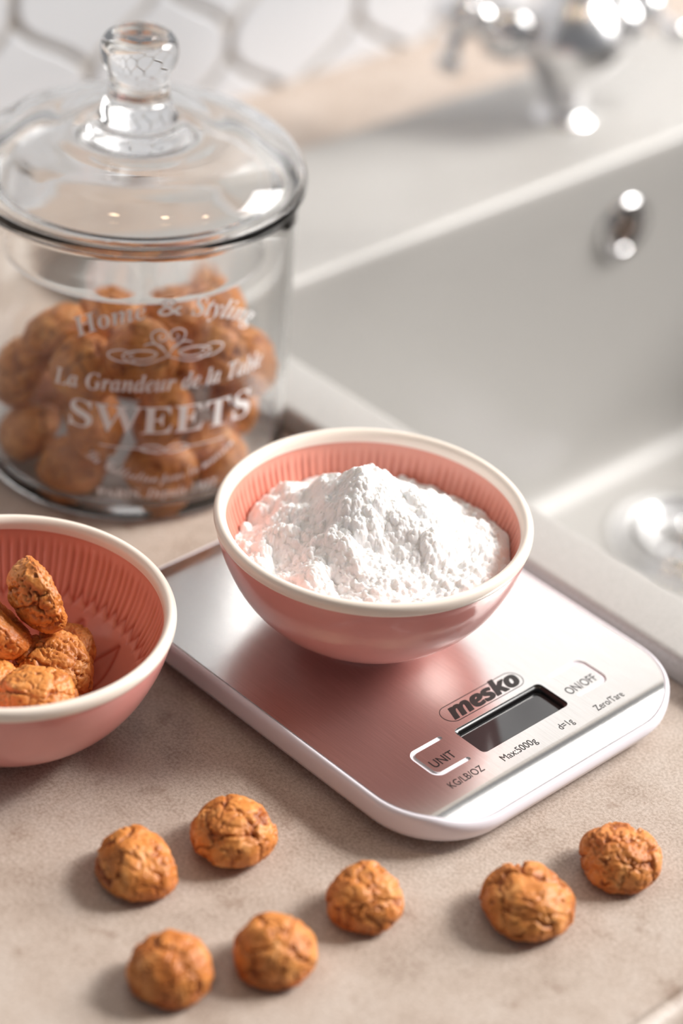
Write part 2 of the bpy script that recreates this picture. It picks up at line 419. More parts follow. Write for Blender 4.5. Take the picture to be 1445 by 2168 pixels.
# ------------------------------------------------------------------ kitchen scale
PZ = 0.016; A0, A1 = -0.0015, 0.1870; B0, B1 = -0.1305, 0.0122; CR = 0.031; BEND0, BEND1 = 0.0072, 0.1782
def plate_z(x):
    w_ = 0.0022; e = 0.0034; L_ = A1 - BEND1
    def drop(t):
        if t <= -w_: return 0.0
        s = e / L_
        if t < w_: return s * (t + w_) ** 2 / (4 * w_)
        return s * t
    return PZ - drop(x - BEND1) - drop(BEND0 - x)
def half_w(x, off=0.0):
    """y extent of the rounded outline at x"""
    a0, a1, b0, b1, r = A0 - off, A1 + off, B0 - off, B1 + off, CR + off
    x = min(max(x, a0), a1); dx = 0
    if x < a0 + r: dx = a0 + r - x
    if x > a1 - r: dx = x - (a1 - r)
    k = r - math.sqrt(max(r * r - dx * dx, 0)); return b0 + k, b1 - k
def scale():
    s = tag(empty('kitchen_scale', (0.0927, -0.0592, 0)), 'flat white kitchen scale with brushed steel plate carrying the sugar bowl', 'kitchen scale')
    ox, oy = 0.0927, -0.0592
    sh = lambda V: [(x - ox, y - oy, z) for x, y, z in V]
    # body
    def ring(off, dz=None, z=None):
        return [(x, y, plate_z(x) + dz if z is None else z) for x, y in rrect(A0 - off, A1 + off, B0 - off, B1 + off, CR + off, 16)]
    def ring2(off, dz=None, z=None):
        P = rrect(A0 - off, A1 + off, B0 - off, B1 + off, CR + off, 16); out = []
        for i, (x, y) in enumerate(P):
            q = P[(i + 1) % len(P)]; out.append((x, y)); L_ = math.hypot(q[0] - x, q[1] - y)
            if L_ > 0.02:
                for k in range(1, 40): out.append((x + (q[0] - x) * k / 40, y + (q[1] - y) * k / 40))
        return [(x, y, plate_z(x) + dz if z is None else z) for x, y in out]
    V, F = loops_mesh([ring2(-0.012, z=0.0085), ring2(-0.006, dz=-0.0030), ring2(-0.0008, dz=-0.0014), ring2(0.0001, dz=-0.0008), ring2(0.0004, dz=-0.0001), ring2(0.0008, dz=0.0001), ring2(0.0014, dz=0.0), ring2(0.0021, dz=-0.0006), ring2(0.0025, dz=-0.0016), ring2(0.0025, dz=-0.0028),
                       ring2(0.0021, z=0.0078), ring2(0.0006, z=0.0048), ring2(-0.003, z=0.0034), ring2(-0.008, z=0.0032)], cap0=True, cap1=True)
    fix_normals(mesh_obj('body', sh(V), F, M_WHITE, s))
    for x in (0.025, 0.160):
        for y in (-0.108, -0.010):
            V, F = revolve([(0, 0), (0.006, 0), (0.0068, 0.0008), (0.0068, 0.0034), (0, 0.0034)], 20)
            fix_normals(mesh_obj('foot', [(x - ox + a, y - oy + b, c) for a, b, c in V], F, M_BLACK, s))
    # plate: flat field with openings, and two turned-down ends
    DISP = (0.1478, 0.1643, -0.0830, -0.0360)
    def usl(flip):
        y0, y1 = -0.1057, -0.0897; x0, x1 = 0.1478, 0.1626; r = 0.0032; hw = 0.00095; P = []
        path = [(x0, y1), (x0, y0 + r)] + [(x0 + r - r * math.cos(a), y0 + r - r * math.sin(a)) for a in [math.pi / 2 * k / 5 for k in range(1, 5)]] + [(x0 + r, y0), (x1 - r, y0)]
        path += [(x1 - r + r * math.sin(a), y0 + r - r * math.cos(a)) for a in [math.pi / 2 * k / 5 for k in range(1, 5)]] + [(x1, y0 + r), (x1, y1)]
        n = len(path); Lf = []; Rt = []
        for i, (x, y) in enumerate(path):
            a = path[max(i - 1, 0)]; b = path[min(i + 1, n - 1)]; tx, ty = b[0] - a[0], b[1] - a[1]; l = math.hypot(tx, ty); tx /= l; ty /= l
            Lf.append((x - ty * hw, y + tx * hw)); Rt.append((x + ty * hw, y - tx * hw))
        def capr(c, a0): return [(c[0] + hw * math.cos(a0 + math.pi * k / 5), c[1] + hw * math.sin(a0 + math.pi * k / 5)) for k in range(1, 5)]
        # end cap at path end (heading +y) and start (heading -y reversed)
        poly = Lf + [(x1 - hw * math.cos(math.pi * k / 5), y1 + hw * math.sin(math.pi * k / 5)) for k in range(1, 5)] + Rt[::-1] + [(x0 - hw * math.cos(math.pi * k / 5), y1 + hw * math.sin(math.pi * k / 5)) for k in range(1, 5)]
        if flip: poly = [(x, -2 * 0.0592 - y) for x, y in poly]
        return poly
    xa, xb = BEND0 + 0.0022, BEND1 - 0.0022
    out = []
    N_ = 60
    xs = [xa] + [A0 + CR - CR * math.cos(math.pi / 2 * k / 24) for k in range(25)] + [A1 - CR + CR * math.sin(math.pi / 2 * k / 24) for k in range(25)] + [xb]
    xs = sorted(x for x in set(xs) if xa <= x <= xb)
    out = [(x, half_w(x)[0]) for x in xs] + [(x, half_w(x)[1]) for x in reversed(xs)]
    bm = bmesh.new(); edges = []
    def loop(P):
        vs = [bm.verts.new((x, y, PZ)) for x, y in P]
        for i in range(len(vs)): edges.append(bm.edges.new((vs[i], vs[(i + 1) % len(vs)])))
    loop(out); loop(rrect(DISP[0], DISP[1], DISP[2], DISP[3], 0.0022, 6)); loop(usl(False)); loop(usl(True))
    bmesh.ops.triangle_fill(bm, use_beauty=True, use_dissolve=False, edges=edges, normal=(0, 0, 1))
    for x0, x1 in ((xa, A0), (xb, A1)):
        rows = []; cols = 12; steps = 26
        for k in range(steps + 1):
            t = k / steps; x = x0 + (x1 - x0) * (1 - (1 - t) ** 1.6); lo, hi = half_w(x)
            rows.append([bm.verts.new((x, lo + (hi - lo) * c / cols, plate_z(x))) for c in range(cols + 1)])
        for k in range(steps):
            for c in range(cols): bm.faces.new((rows[k][c], rows[k + 1][c], rows[k + 1][c + 1], rows[k][c + 1]))
    for f in bm.faces:
        f.normal_update()
        if f.normal.z < 0: f.normal_flip()
    for v in bm.verts: v.co.x -= ox; v.co.y -= oy
    for e_ in [q for q in bm.edges if len(q.link_faces) == 1]:
        p0, p1 = e_.verts[0].co.copy(), e_.verts[1].co.copy()
        if abs(p0.x + ox - p1.x - ox) < 1e-7 and (abs(p0.x + ox - xa) < 1e-6 or abs(p0.x + ox - xb) < 1e-6): continue
        dn = Vector((0, 0, -0.0007)); bm.faces.new([bm.verts.new(q) for q in (p0, p1, p1 + dn, p0 + dn)])
    pl = bm_obj('steel_plate', bm, M_STEEL, s, smooth=False)
    for e_ in pl.data.polygons: e_.use_smooth = e_.normal.z > 0.5 and not (xa < e_.center.x + ox < xb)
    # display well
    def well(r): return rrect(DISP[0] - 0.0002 + r, DISP[1] + 0.0002 - r, DISP[2] - 0.0002 + r, DISP[3] + 0.0002 - r, 0.0022)
    V, F = loops_mesh([[(x, y, PZ - 0.0008) for x, y in well(0)], [(x, y, PZ - 0.0012) for x, y in well(0.0008)], [(x, y, PZ - 0.0018) for x, y in well(0.0012)], [(x, y, PZ - 0.0030) for x, y in well(0.0014)]], cap0=False, cap1=False)
    ds = mesh_obj('display', sh(V), F, M_BLACK, s); tag(ds, 'dark recessed display window')
    V, F = loops_mesh([[(x, y, PZ - 0.0034) for x, y in well(0.0013)], [(x, y, PZ - 0.0029) for x, y in well(0.0013)]]); mesh_obj('display_glass', sh(V), F, M_LCD, ds, smooth=False)
    for nm, y0, y1 in (('unit_button', -0.1075, -0.0878), ('power_button', -0.0306, -0.0109)):
        V, F = loops_mesh([[(x, y, PZ - 0.0040) for x, y in rrect(0.1462, 0.1642, y0, y1, 0.003)], [(x, y, PZ - 0.0006) for x, y in rrect(0.1462, 0.1642, y0, y1, 0.003)]])
        mesh_obj(nm, sh(V), F, M_WHITE, s, smooth=False)
    # print: reading direction +y, upright towards -x
    def put(name, body, base, y0, y1, hgt, z=PZ + 0.00006, **kw):
        heavy = kw.pop('heavy', 0); co, fs = text_mesh(body, **kw); mn = co.min(0); mx = co.max(0)
        sx = (y1 - y0) / (mx[0] - mn[0]); sy = hgt / 0.70
        V = [(base - v[1] * sy - ox, y0 + (v[0] - mn[0]) * sx - oy, z) for v in co]
        if heavy: V, fs = join(*[([(x + dx * heavy, y + dy * heavy, q + 0.000004 * i) for x, y, q in V], fs) for i, (dx, dy) in enumerate(((-0.7, -1), (0.7, 1), (-0.7, 1), (0.7, -1)))])
        return mesh_obj(name, V, fs, M_INK, s, smooth=False)
    put('unit_lettering', 'UNIT', 0.1590, -0.1030, -0.0917, 0.0042)
    put('power_lettering', 'ON/OFF', 0.1606, -0.0316, -0.0156, 0.0042)
    put('unit_list_lettering', 'KG/LB/OZ', 0.1710, -0.1062, -0.0892, 0.0034)
    put('capacity_lettering', 'Max:5000g', 0.1722, -0.0801, -0.0622, 0.0033)
    put('division_lettering', 'd=1g', 0.1729, -0.0499, -0.0427, 0.0033)
    put('tare_lettering', 'Zero/Tare', 0.1738, -0.0305, -0.0151, 0.0033)
    put('brand_lettering', ''.join(chr(0x1D656 + ord(c) - 97) for c in 'mesko'), 0.1436, -0.0772, -0.0402, 0.0076, bold=0.010, shear=0.10, spacing=0.92, heavy=0.00022)
    yl, yr, xc, hr = -0.0806, -0.0384, 0.1403, 0.0047
    def pill(r):
        P = [(xc + r * math.cos(a), yr - hr + r * math.sin(a)) for a in [math.pi * k / 20 for k in range(21)]]
        return P + [(xc - r * math.cos(a), yl + hr - r * math.sin(a)) for a in [math.pi * k / 20 for k in range(21)]]
    o_, i_ = pill(hr), pill(hr - 0.00028); n = len(o_)
    V = [(x, y, PZ + 0.00006) for x, y in o_ + i_]; F = [(k, (k + 1) % n, n + (k + 1) % n, n + k) for k in range(n)]
    mesh_obj('brand_outline', sh(V), F, M_INK, s, smooth=False)
    return s
scale()

# ------------------------------------------------------------------ bowls
def bowl_meshes():
    n = 972; NF = 108
    th = np.arange(n) * 2 * np.pi / n
    outer = smooth_profile([(0.0, 0.0016), (0.0175, 0.0016), (0.0190, 0.0004), (0.0212, 0.0), (0.0224, 0.0012), (0.0240, 0.0032), (0.0325, 0.0072), (0.0430, 0.0150), (0.0512, 0.0250), (0.0568, 0.0365), (0.0596, 0.0455), (0.0605, 0.0505)], 4)
    inner = smooth_profile([(0.0570, 0.0515), (0.0558, 0.0455), (0.0530, 0.0365), (0.0478, 0.0262), (0.0405, 0.0175), (0.0330, 0.0118), (0.0230, 0.0078), (0.0120, 0.0062), (0.0, 0.0058)], 14)
    V = []; pool = []; inn = []; F = []; rows = []
    rng = np.random.RandomState(4); wob = np.interp(np.arange(n), np.arange(0, n, 9), rng.uniform(-1, 1, n // 9)); amp = np.interp(np.arange(n), np.arange(0, n, 9), rng.uniform(0.55, 1.0, n // 9))
    for prof, isin in ((outer, 0), (inner, 1)):
        for i, (r, z) in enumerate(prof):
            if r < 1e-6:
                rows.append([len(V)]); V.append((0, 0, z)); pool.append(0.25); inn.append(isin); continue
            dr = np.zeros(n); pl = np.zeros(n)
            if isin:
                teeth = 0.0470 + 0.0022 * np.abs(((th * 54 / (2 * np.pi)) % 1) * 2 - 1)
                g = 0.5 + 0.5 * np.cos(NF * th + 0.8 * wob); g = g ** 1.6 * amp
                zone = sstep(0, 0.0012, r - teeth) * (1 - sstep(0.0550, 0.0566, np.full(n, r)))
                pet = np.zeros(n)
                if r < 0.047:
                    for N2, r0, r1 in ((13, 0.015, 0.0450),):
                        u = ((th * N2 / (2 * np.pi)) % 1) * 2 - 1; v = (r - r0) / (r1 - r0)
                        if 0 < v < 1:
                            wdt = 0.86 * math.sin(math.pi * v ** 0.8); e = np.abs(u) - wdt; pet = np.exp(-(e / 0.12) ** 2) * 0.8 + (e < 0) * 0.25 * (1 - np.abs(u))
                    pet += math.exp(-((r - 0.011) / 0.0016) ** 2) * 0.6
                edge = np.exp(-((r - teeth - 0.0005) / 0.0008) ** 2) * 0.95
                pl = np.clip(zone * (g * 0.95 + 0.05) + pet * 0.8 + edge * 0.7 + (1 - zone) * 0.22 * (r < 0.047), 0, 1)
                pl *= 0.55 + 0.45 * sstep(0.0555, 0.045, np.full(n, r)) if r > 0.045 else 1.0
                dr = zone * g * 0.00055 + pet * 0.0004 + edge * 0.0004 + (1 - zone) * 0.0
            rows.append(list(range(len(V), len(V) + n)))
            rr = r + dr
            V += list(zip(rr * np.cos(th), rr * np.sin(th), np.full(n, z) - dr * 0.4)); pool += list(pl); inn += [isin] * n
    for A, B in zip(rows, rows[1:]):
        for k in range(n):
            k2 = (k + 1) % n
            if len(A) == 1 and len(B) == 1: continue
            if len(A) == 1: F.append((A[0], B[k2], B[k]))
            elif len(B) == 1: F.append((A[k], A[k2], B[0]))
            else: F.append((A[k], A[k2], B[k2], B[k]))
    me = bpy.data.meshes.new('bowl_body'); me.from_pydata([tuple(map(float, v)) for v in V], [], F); me.update()
    for nm, d in (('pool', pool), ('inner', inn)):
        at = me.attributes.new(nm, 'FLOAT', 'POINT'); at.data.foreach_set('value', np.array(d, dtype=np.float32))
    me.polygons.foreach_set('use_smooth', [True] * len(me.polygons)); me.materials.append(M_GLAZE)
    rv, rf = revolve(smooth_profile([(0.0590, 0.0492), (0.0606, 0.0498), (0.0611, 0.0520), (0.0606, 0.0538), (0.0592, 0.0546), (0.0578, 0.0542), (0.0566, 0.0526), (0.0563, 0.0500)], 4), 160)
    mr = bpy.data.meshes.new('bowl_rim'); mr.from_pydata(rv, [], rf); mr.update(); mr.polygons.foreach_set('use_smooth', [True] * len(mr.polygons)); mr.materials.append(M_RIM)
    return me, mr
BM, RM = bowl_meshes()
def bowl(loc, rz, label):
    b = tag(empty('bowl', loc, rz), label, 'bowl', 'pink ceramic bowls')
    link('bowl_body', BM, None, b); r = link('rim', RM, None, b); tag(r, 'cream rim')
    return b
B1LOC = (0.0803, -0.0647, PZ); B2LOC = (0.0278, -0.1972, 0.0)
bowl(B1LOC, 0.3, 'pink ceramic bowl of icing sugar standing on the scale')
bowl(B2LOC, 1.1, 'pink ceramic bowl with cookies beside the scale, cut by picture edge')

# ------------------------------------------------------------------ icing sugar
def sugar():
    n = 520; m_ = 330; R = 0.0542
    th = np.arange(n) * 2 * np.pi / n; rr = np.linspace(0, 1, m_) ** 0.8
    TH, RR = np.meshgrid(th, rr); x = (R * RR * np.cos(TH)).ravel(); y = (R * RR * np.sin(TH)).ravel(); rn = RR.ravel()
    # photographer's axes: u right, v away
    u = x * SX[0] + y * SX[1]; v = x * SY[0] + y * SY[1]
    P3 = np.c_[u, v, np.zeros_like(u)]
    uw = u + 0.004 * vnoise(P3 * 90, 1); vw = v + 0.004 * vnoise(P3 * 90, 2)
    edge = 0.0350 + 0.0085 * sstep(-0.01, 0.05, -v) + 0.002 * vnoise(P3 * 60, 5)
    d1 = np.hypot((uw + 0.007) / 0.031, (vw - 0.004) / 0.036); d2 = np.hypot((uw - 0.016) / 0.036, (vw - 0.002) / 0.040)
    bell = lambda d: np.exp(-1.6 * d ** 1.7) * (1 - sstep(0.9, 1.7, d))
    h1 = 0.0350 * bell(d1); h2 = 0.0265 * bell(d2)
    h = (h1 ** 3 + h2 ** 3) ** (1 / 3.0)
    z = edge + h * (1 - 0.12 * rn)
    # clumps: rounded lumps at three sizes
    rng = np.random.RandomState(11); disp = np.zeros_like(z)
    for cnt_, r0, r1, hh in ((34, 0.0040, 0.0075, 0.45), (420, 0.0014, 0.0030, 0.55), (6500, 0.0005, 0.0011, 0.85)):
        cu = rng.uniform(-R, R, cnt_); cv = rng.uniform(-R, R, cnt_); cr = rng.uniform(r0, r1, cnt_)
        order = np.argsort(u)
        us = u[order]
        loc_d = np.zeros_like(z)
        for a, b, c in zip(cu, cv, cr):
            i0, i1 = np.searchsorted(us, a - c), np.searchsorted(us, a + c); idx = order[i0:i1]
            q = 1 - ((u[idx] - a) ** 2 + (v[idx] - b) ** 2) / (c * c); k = q > 0
            loc_d[idx[k]] = np.maximum(loc_d[idx[k]], np.sqrt(q[k]) * c * hh)
        disp += loc_d
    disp += 0.00025 * fbm(P3 * 300, 3, 3) + 0.0012 * vnoise(P3 * 80, 9)
    fade = 1 - 0.75 * sstep(0.93, 1.0, rn)
    z = z + disp * fade - 0.0008
    # stay inside the wall of the bowl
    n_in = np.interp(np.clip(z, 0.006, 0.0515), [0.0058, 0.0078, 0.0118, 0.0175, 0.0262, 0.0365, 0.0455, 0.0515], [0.0, 0.023, 0.033, 0.0405, 0.0478, 0.0530, 0.0558, 0.0570])
    rho = np.hypot(x, y) + 1e-9; lim = np.minimum(1, (n_in - 0.0001) / rho); lim = np.where(rn > 0.9, lim, 1); x = x * lim; y = y * lim
    V = np.c_[x, y, z]; F = []
    for i in range(m_ - 1):
        a = i * n; b = a + n; k = np.arange(n); k2 = (k + 1) % n
        F.append(np.c_[a + k, b + k, b + k2, a + k2])
    F = np.vstack(F)
    # skirt that closes the heap underneath
    base = len(V); last = (m_ - 1) * n
    sk = np.c_[V[last:last + n, 0] * 0.55, V[last:last + n, 1] * 0.55, np.full(n, 0.0140)]
    k = np.arange(n); k2 = (k + 1) % n
    V = np.vstack([V, sk]); F = np.vstack([F, np.c_[last + k, base + k, base + k2, last + k2]])
    faces = [tuple(map(int, q)) for q in F[n:]] + [(0 * n + 0, n + int(a), n + int(b)) for a, b in zip(k, k2)] + [tuple(int(base + q) for q in reversed(range(n)))]
    o = mesh_obj('icing_sugar', [tuple(map(float, q)) for q in V], faces, M_SUGAR, loc=B1LOC)
    bm = bmesh.new(); bm.from_mesh(o.data); bmesh.ops.delete(bm, geom=[q for q in bm.verts if not q.link_faces], context='VERTS'); bm.to_mesh(o.data); bm.free()
    return tag(o, 'heap of white lumpy icing sugar in the pink bowl', 'sugar', kind='stuff')
sugar()

# ------------------------------------------------------------------ cookies
_ico = {}
def ico(sub):
    if sub not in _ico:
        bm = bmesh.new(); bmesh.ops.create_icosphere(bm, subdivisions=sub, radius=1.0); bm.verts.ensure_lookup_table()
        _ico[sub] = (np.array([v.co[:] for v in bm.verts]), [tuple(v.index for v in f.verts) for f in bm.faces]); bm.free()
        q = _ico[sub][0]; q /= np.linalg.norm(q, axis=1)[:, None]
    return _ico[sub]
def cookie_mesh(seed, R=0.0158, H=0.0180, sub=6, cells=11, crackd=0.0012, tone=0.0, sq=(1.0, 1.0), pits=30):
    n, faces = ico(sub); rng = np.random.RandomState(seed); off = rng.uniform(-20, 20, 3)
    Q = n + off
    D = 0.0042
    up = n[:, 2] >= 0
    z = np.where(up, H * np.sign(n[:, 2]) * np.abs(n[:, 2]) ** 0.78, np.maximum(D * n[:, 2] * 1.5, -D))
    P = np.c_[R * n[:, 0] * sq[0], R * n[:, 1] * sq[1], z]
    nor = np.c_[n[:, 0] / R, n[:, 1] / R, n[:, 2] / np.where(up, H, D * 1.5)]; nor /= np.linalg.norm(nor, axis=1)[:, None]
    lump = 1 + 0.06 * vnoise(Q * 1.3, 1) + 0.045 * vnoise(Q * 2.9, 2)
    P *= lump[:, None]
    W = n + 0.16 * np.c_[vnoise(Q * 3, 3), vnoise(Q * 3, 4), vnoise(Q * 3, 5)] + 0.05 * np.c_[vnoise(Q * 9, 6), vnoise(Q * 9, 7), vnoise(Q * 9, 8)] + 0.018 * np.c_[vnoise(Q * 24, 31), vnoise(Q * 24, 32), vnoise(Q * 24, 33)]
    def voro(K, W):
        c = rng.normal(size=(K, 3)); c[:, 2] = np.abs(c[:, 2]) * 1.0 - 0.25; c /= np.linalg.norm(c, axis=1)[:, None]
        f1 = np.full(len(W), 9.0); f2 = f1.copy(); idx = np.zeros(len(W), int)
        for i, q in enumerate(c):
            d = np.linalg.norm(W - q, axis=1); m1 = d < f1; f2 = np.where(m1, f1, np.minimum(f2, d)); idx = np.where(m1, i, idx); f1 = np.where(m1, d, f1)
        return f1, f2, idx
    f1, f2, idx = voro(cells, W); e = f2 - f1
    wid = np.clip(0.045 + 0.085 * vnoise(Q * 2.2, 11), 0.0, 0.2)
    crack = np.clip(1 - e / np.maximum(wid, 1e-4), 0, 1) * (wid > 0.02); crack = sstep(0.0, 0.75, crack) * sstep(-0.35, 0.0, n[:, 2])
    plate = rng.uniform(-1, 1, cells)[idx] * 0.00045
    f1b, f2b, _ = voro(46, W + 0.05 * np.c_[vnoise(Q * 7, 13), vnoise(Q * 7, 14), vnoise(Q * 7, 15)]); eb = f2b - f1b
    fine = np.clip(1 - eb / 0.05, 0, 1) * sstep(0.05, 0.4, vnoise(Q * 2.6, 16))
    pit = np.zeros(len(n))
    for k in range(pits):
        c = rng.normal(size=3); c[2] = abs(c[2]) - 0.3; c /= np.linalg.norm(c); r = rng.choice([0.03, 0.045, 0.07, 0.10], p=[0.4, 0.35, 0.2, 0.05])
        d = np.linalg.norm(n + 0.03 * np.c_[vnoise(Q * 12, 21), vnoise(Q * 12, 22), vnoise(Q * 12, 23)] - c, axis=1); pit = np.maximum(pit, sstep(1.0, 0.35, d / r) * min(1.0, r / 0.06))
    bottom = sstep(-0.05, -0.25, n[:, 2])
    rough = fbm(Q * 16, 3, 41)
    valley = np.exp(-(e / 0.16) ** 2) * sstep(-0.3, 0.1, n[:, 2])
    wr = 1 - np.abs(vnoise(Q * 4.2 + 0.6 * np.c_[vnoise(Q * 4, 61), vnoise(Q * 4, 62), vnoise(Q * 4, 63)], 64)); wr2 = 1 - np.abs(vnoise(Q * 11, 65))
    swell = np.exp(-(e - wid * 1.25) ** 2 / 0.006) * 0.0003 * (wid > 0.02)
    disp = -crackd * crack - 0.0007 * valley - 0.0008 * sstep(0.82, 1.0, wr) * (n[:, 2] > -0.3) - 0.0002 * sstep(0.85, 1.0, wr2) - 0.0005 * fine - 0.0011 * pit + plate * (1 - crack) + swell + 0.00022 * rough * (0.5 + crack + bottom)
    P = P + nor * disp[:, None]
    P[:, 2] -= P[:, 2].min()
    me = bpy.data.meshes.new('cookie'); me.from_pydata([tuple(map(float, q)) for q in P], [], faces); me.update()
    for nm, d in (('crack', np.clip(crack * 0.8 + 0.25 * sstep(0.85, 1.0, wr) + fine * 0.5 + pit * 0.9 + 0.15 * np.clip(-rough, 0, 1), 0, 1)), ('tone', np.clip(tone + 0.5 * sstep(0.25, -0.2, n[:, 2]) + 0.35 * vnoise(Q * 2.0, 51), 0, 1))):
        at = me.attributes.new(nm, 'FLOAT', 'POINT'); at.data.foreach_set('value', d.astype(np.float32))
    me.polygons.foreach_set('use_smooth', [True] * len(me.polygons)); me.materials.append(M_COOKIE)
    return me
def cookie(me, loc, label, group, axis=None, spin=0.0, scl=1.0, centre=False):
    o = bpy.data.objects.new('amaretti_cookie', me); COL.objects.link(o)
    q = Matrix.Identity(3)
    if axis is not None: q = Vector(axis).normalized().to_track_quat('Z', 'Y').to_matrix()
    M3 = q @ Matrix.Rotation(spin, 3, 'Z')
    l = Vector(loc)
    if centre: l = l - M3 @ Vector((0, 0, 0.0095 * scl))
    M4 = M3.to_4x4(); M4.translation = l
    o.matrix_world = M4 @ Matrix.Scale(scl, 4)
    return tag(o, label, 'cookie', group)
GC = 'cookies scattered on the worktop'
for k, (x, y, R, H, seed, cells, sq, lab) in enumerate([
    (0.1320, -0.1769, 0.0158, 0.0130, 5, 13, (1.0, 1.0), 'pale golden amaretti cookie on the worktop, nearest the left side of the scale'),
    (0.1229, -0.2133, 0.0156, 0.0108, 12, 12, (1.08, 0.94), 'lopsided amaretti cookie on the worktop, leftmost of the seven'),
    (0.1701, -0.2370, 0.0148, 0.0126, 23, 8, (1.0, 1.0), 'dark brown amaretti cookie on the worktop, nearest the bottom of the picture'),
    (0.1854, -0.2048, 0.0146, 0.0130, 34, 8, (1.0, 1.0), 'smooth rounded amaretti cookie on the worktop, second nearest the bottom edge'),
    (0.1863, -0.1629, 0.0142, 0.0126, 45, 14, (1.0, 1.0), 'small wrinkled amaretti cookie on the worktop below the scale front left corner'),
    (0.2234, -0.1200, 0.0170, 0.0126, 56, 9, (1.0, 1.0), 'largest amaretti cookie on the worktop, with a deep crack down its front'),
    (0.2278, -0.0771, 0.0152, 0.0120, 67, 20, (1.0, 1.0), 'finely cracked amaretti cookie on the worktop, rightmost of the seven')]):
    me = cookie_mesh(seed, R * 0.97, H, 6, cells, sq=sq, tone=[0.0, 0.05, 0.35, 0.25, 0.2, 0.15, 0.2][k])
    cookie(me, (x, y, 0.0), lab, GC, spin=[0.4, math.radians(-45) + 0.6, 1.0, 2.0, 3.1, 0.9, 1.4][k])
JM = [cookie_mesh(100 + i, 0.0166, 0.0125, 5, 9 + i, tone=0.1 * (i % 3)) for i in range(5)]
BMs = [cookie_mesh(200 + i, 0.0158, 0.0135, 6, 10 + i, tone=0.05, pits=60) for i in range(3)]
def ca(x, y, z): return SX * x + SY * y + Vector((0, 0, z))
GB = 'cookies in the pink bowl'
for mi, loc, ax, sp, sc_, lab in [
    (0, (0.0233, -0.1833, 0.0500), ca(-0.80, -0.42, -0.30), 0.4, 0.95, 'amaretti cookie standing on edge in the pink bowl, highest of the pile'),
    (1, (0.0195, -0.1990, 0.0395), ca(-0.55, -0.35, -0.65), 1.3, 0.95, 'amaretti cookie flat side up in the pink bowl, under the upright one'),
    (2, (0.0372, -0.1850, 0.0270), ca(-0.05, -0.40, 0.90), 2.2, 1.0, 'big cracked domed amaretti cookie in the middle of the pink bowl'),
    (0, (0.0280, -0.1732, 0.0185), ca(0.45, 0.10, -0.85), 3.0, 0.95, 'overturned amaretti cookie half hidden behind the big domed one in the pink bowl'),
    (1, (0.0565, -0.2060, 0.0340), ca(-0.02, -0.10, 1.0), 0.2, 1.0, 'amaretti cookie in the pink bowl against the near rim'),
    (2, (0.0330, -0.2150, 0.0290), ca(-0.35, -0.15, 0.90), 5.1, 1.0, 'amaretti cookie in the pink bowl at the left picture edge')]:
    cookie(BMs[mi], loc, lab, GB, ax, sp, sc_, True)

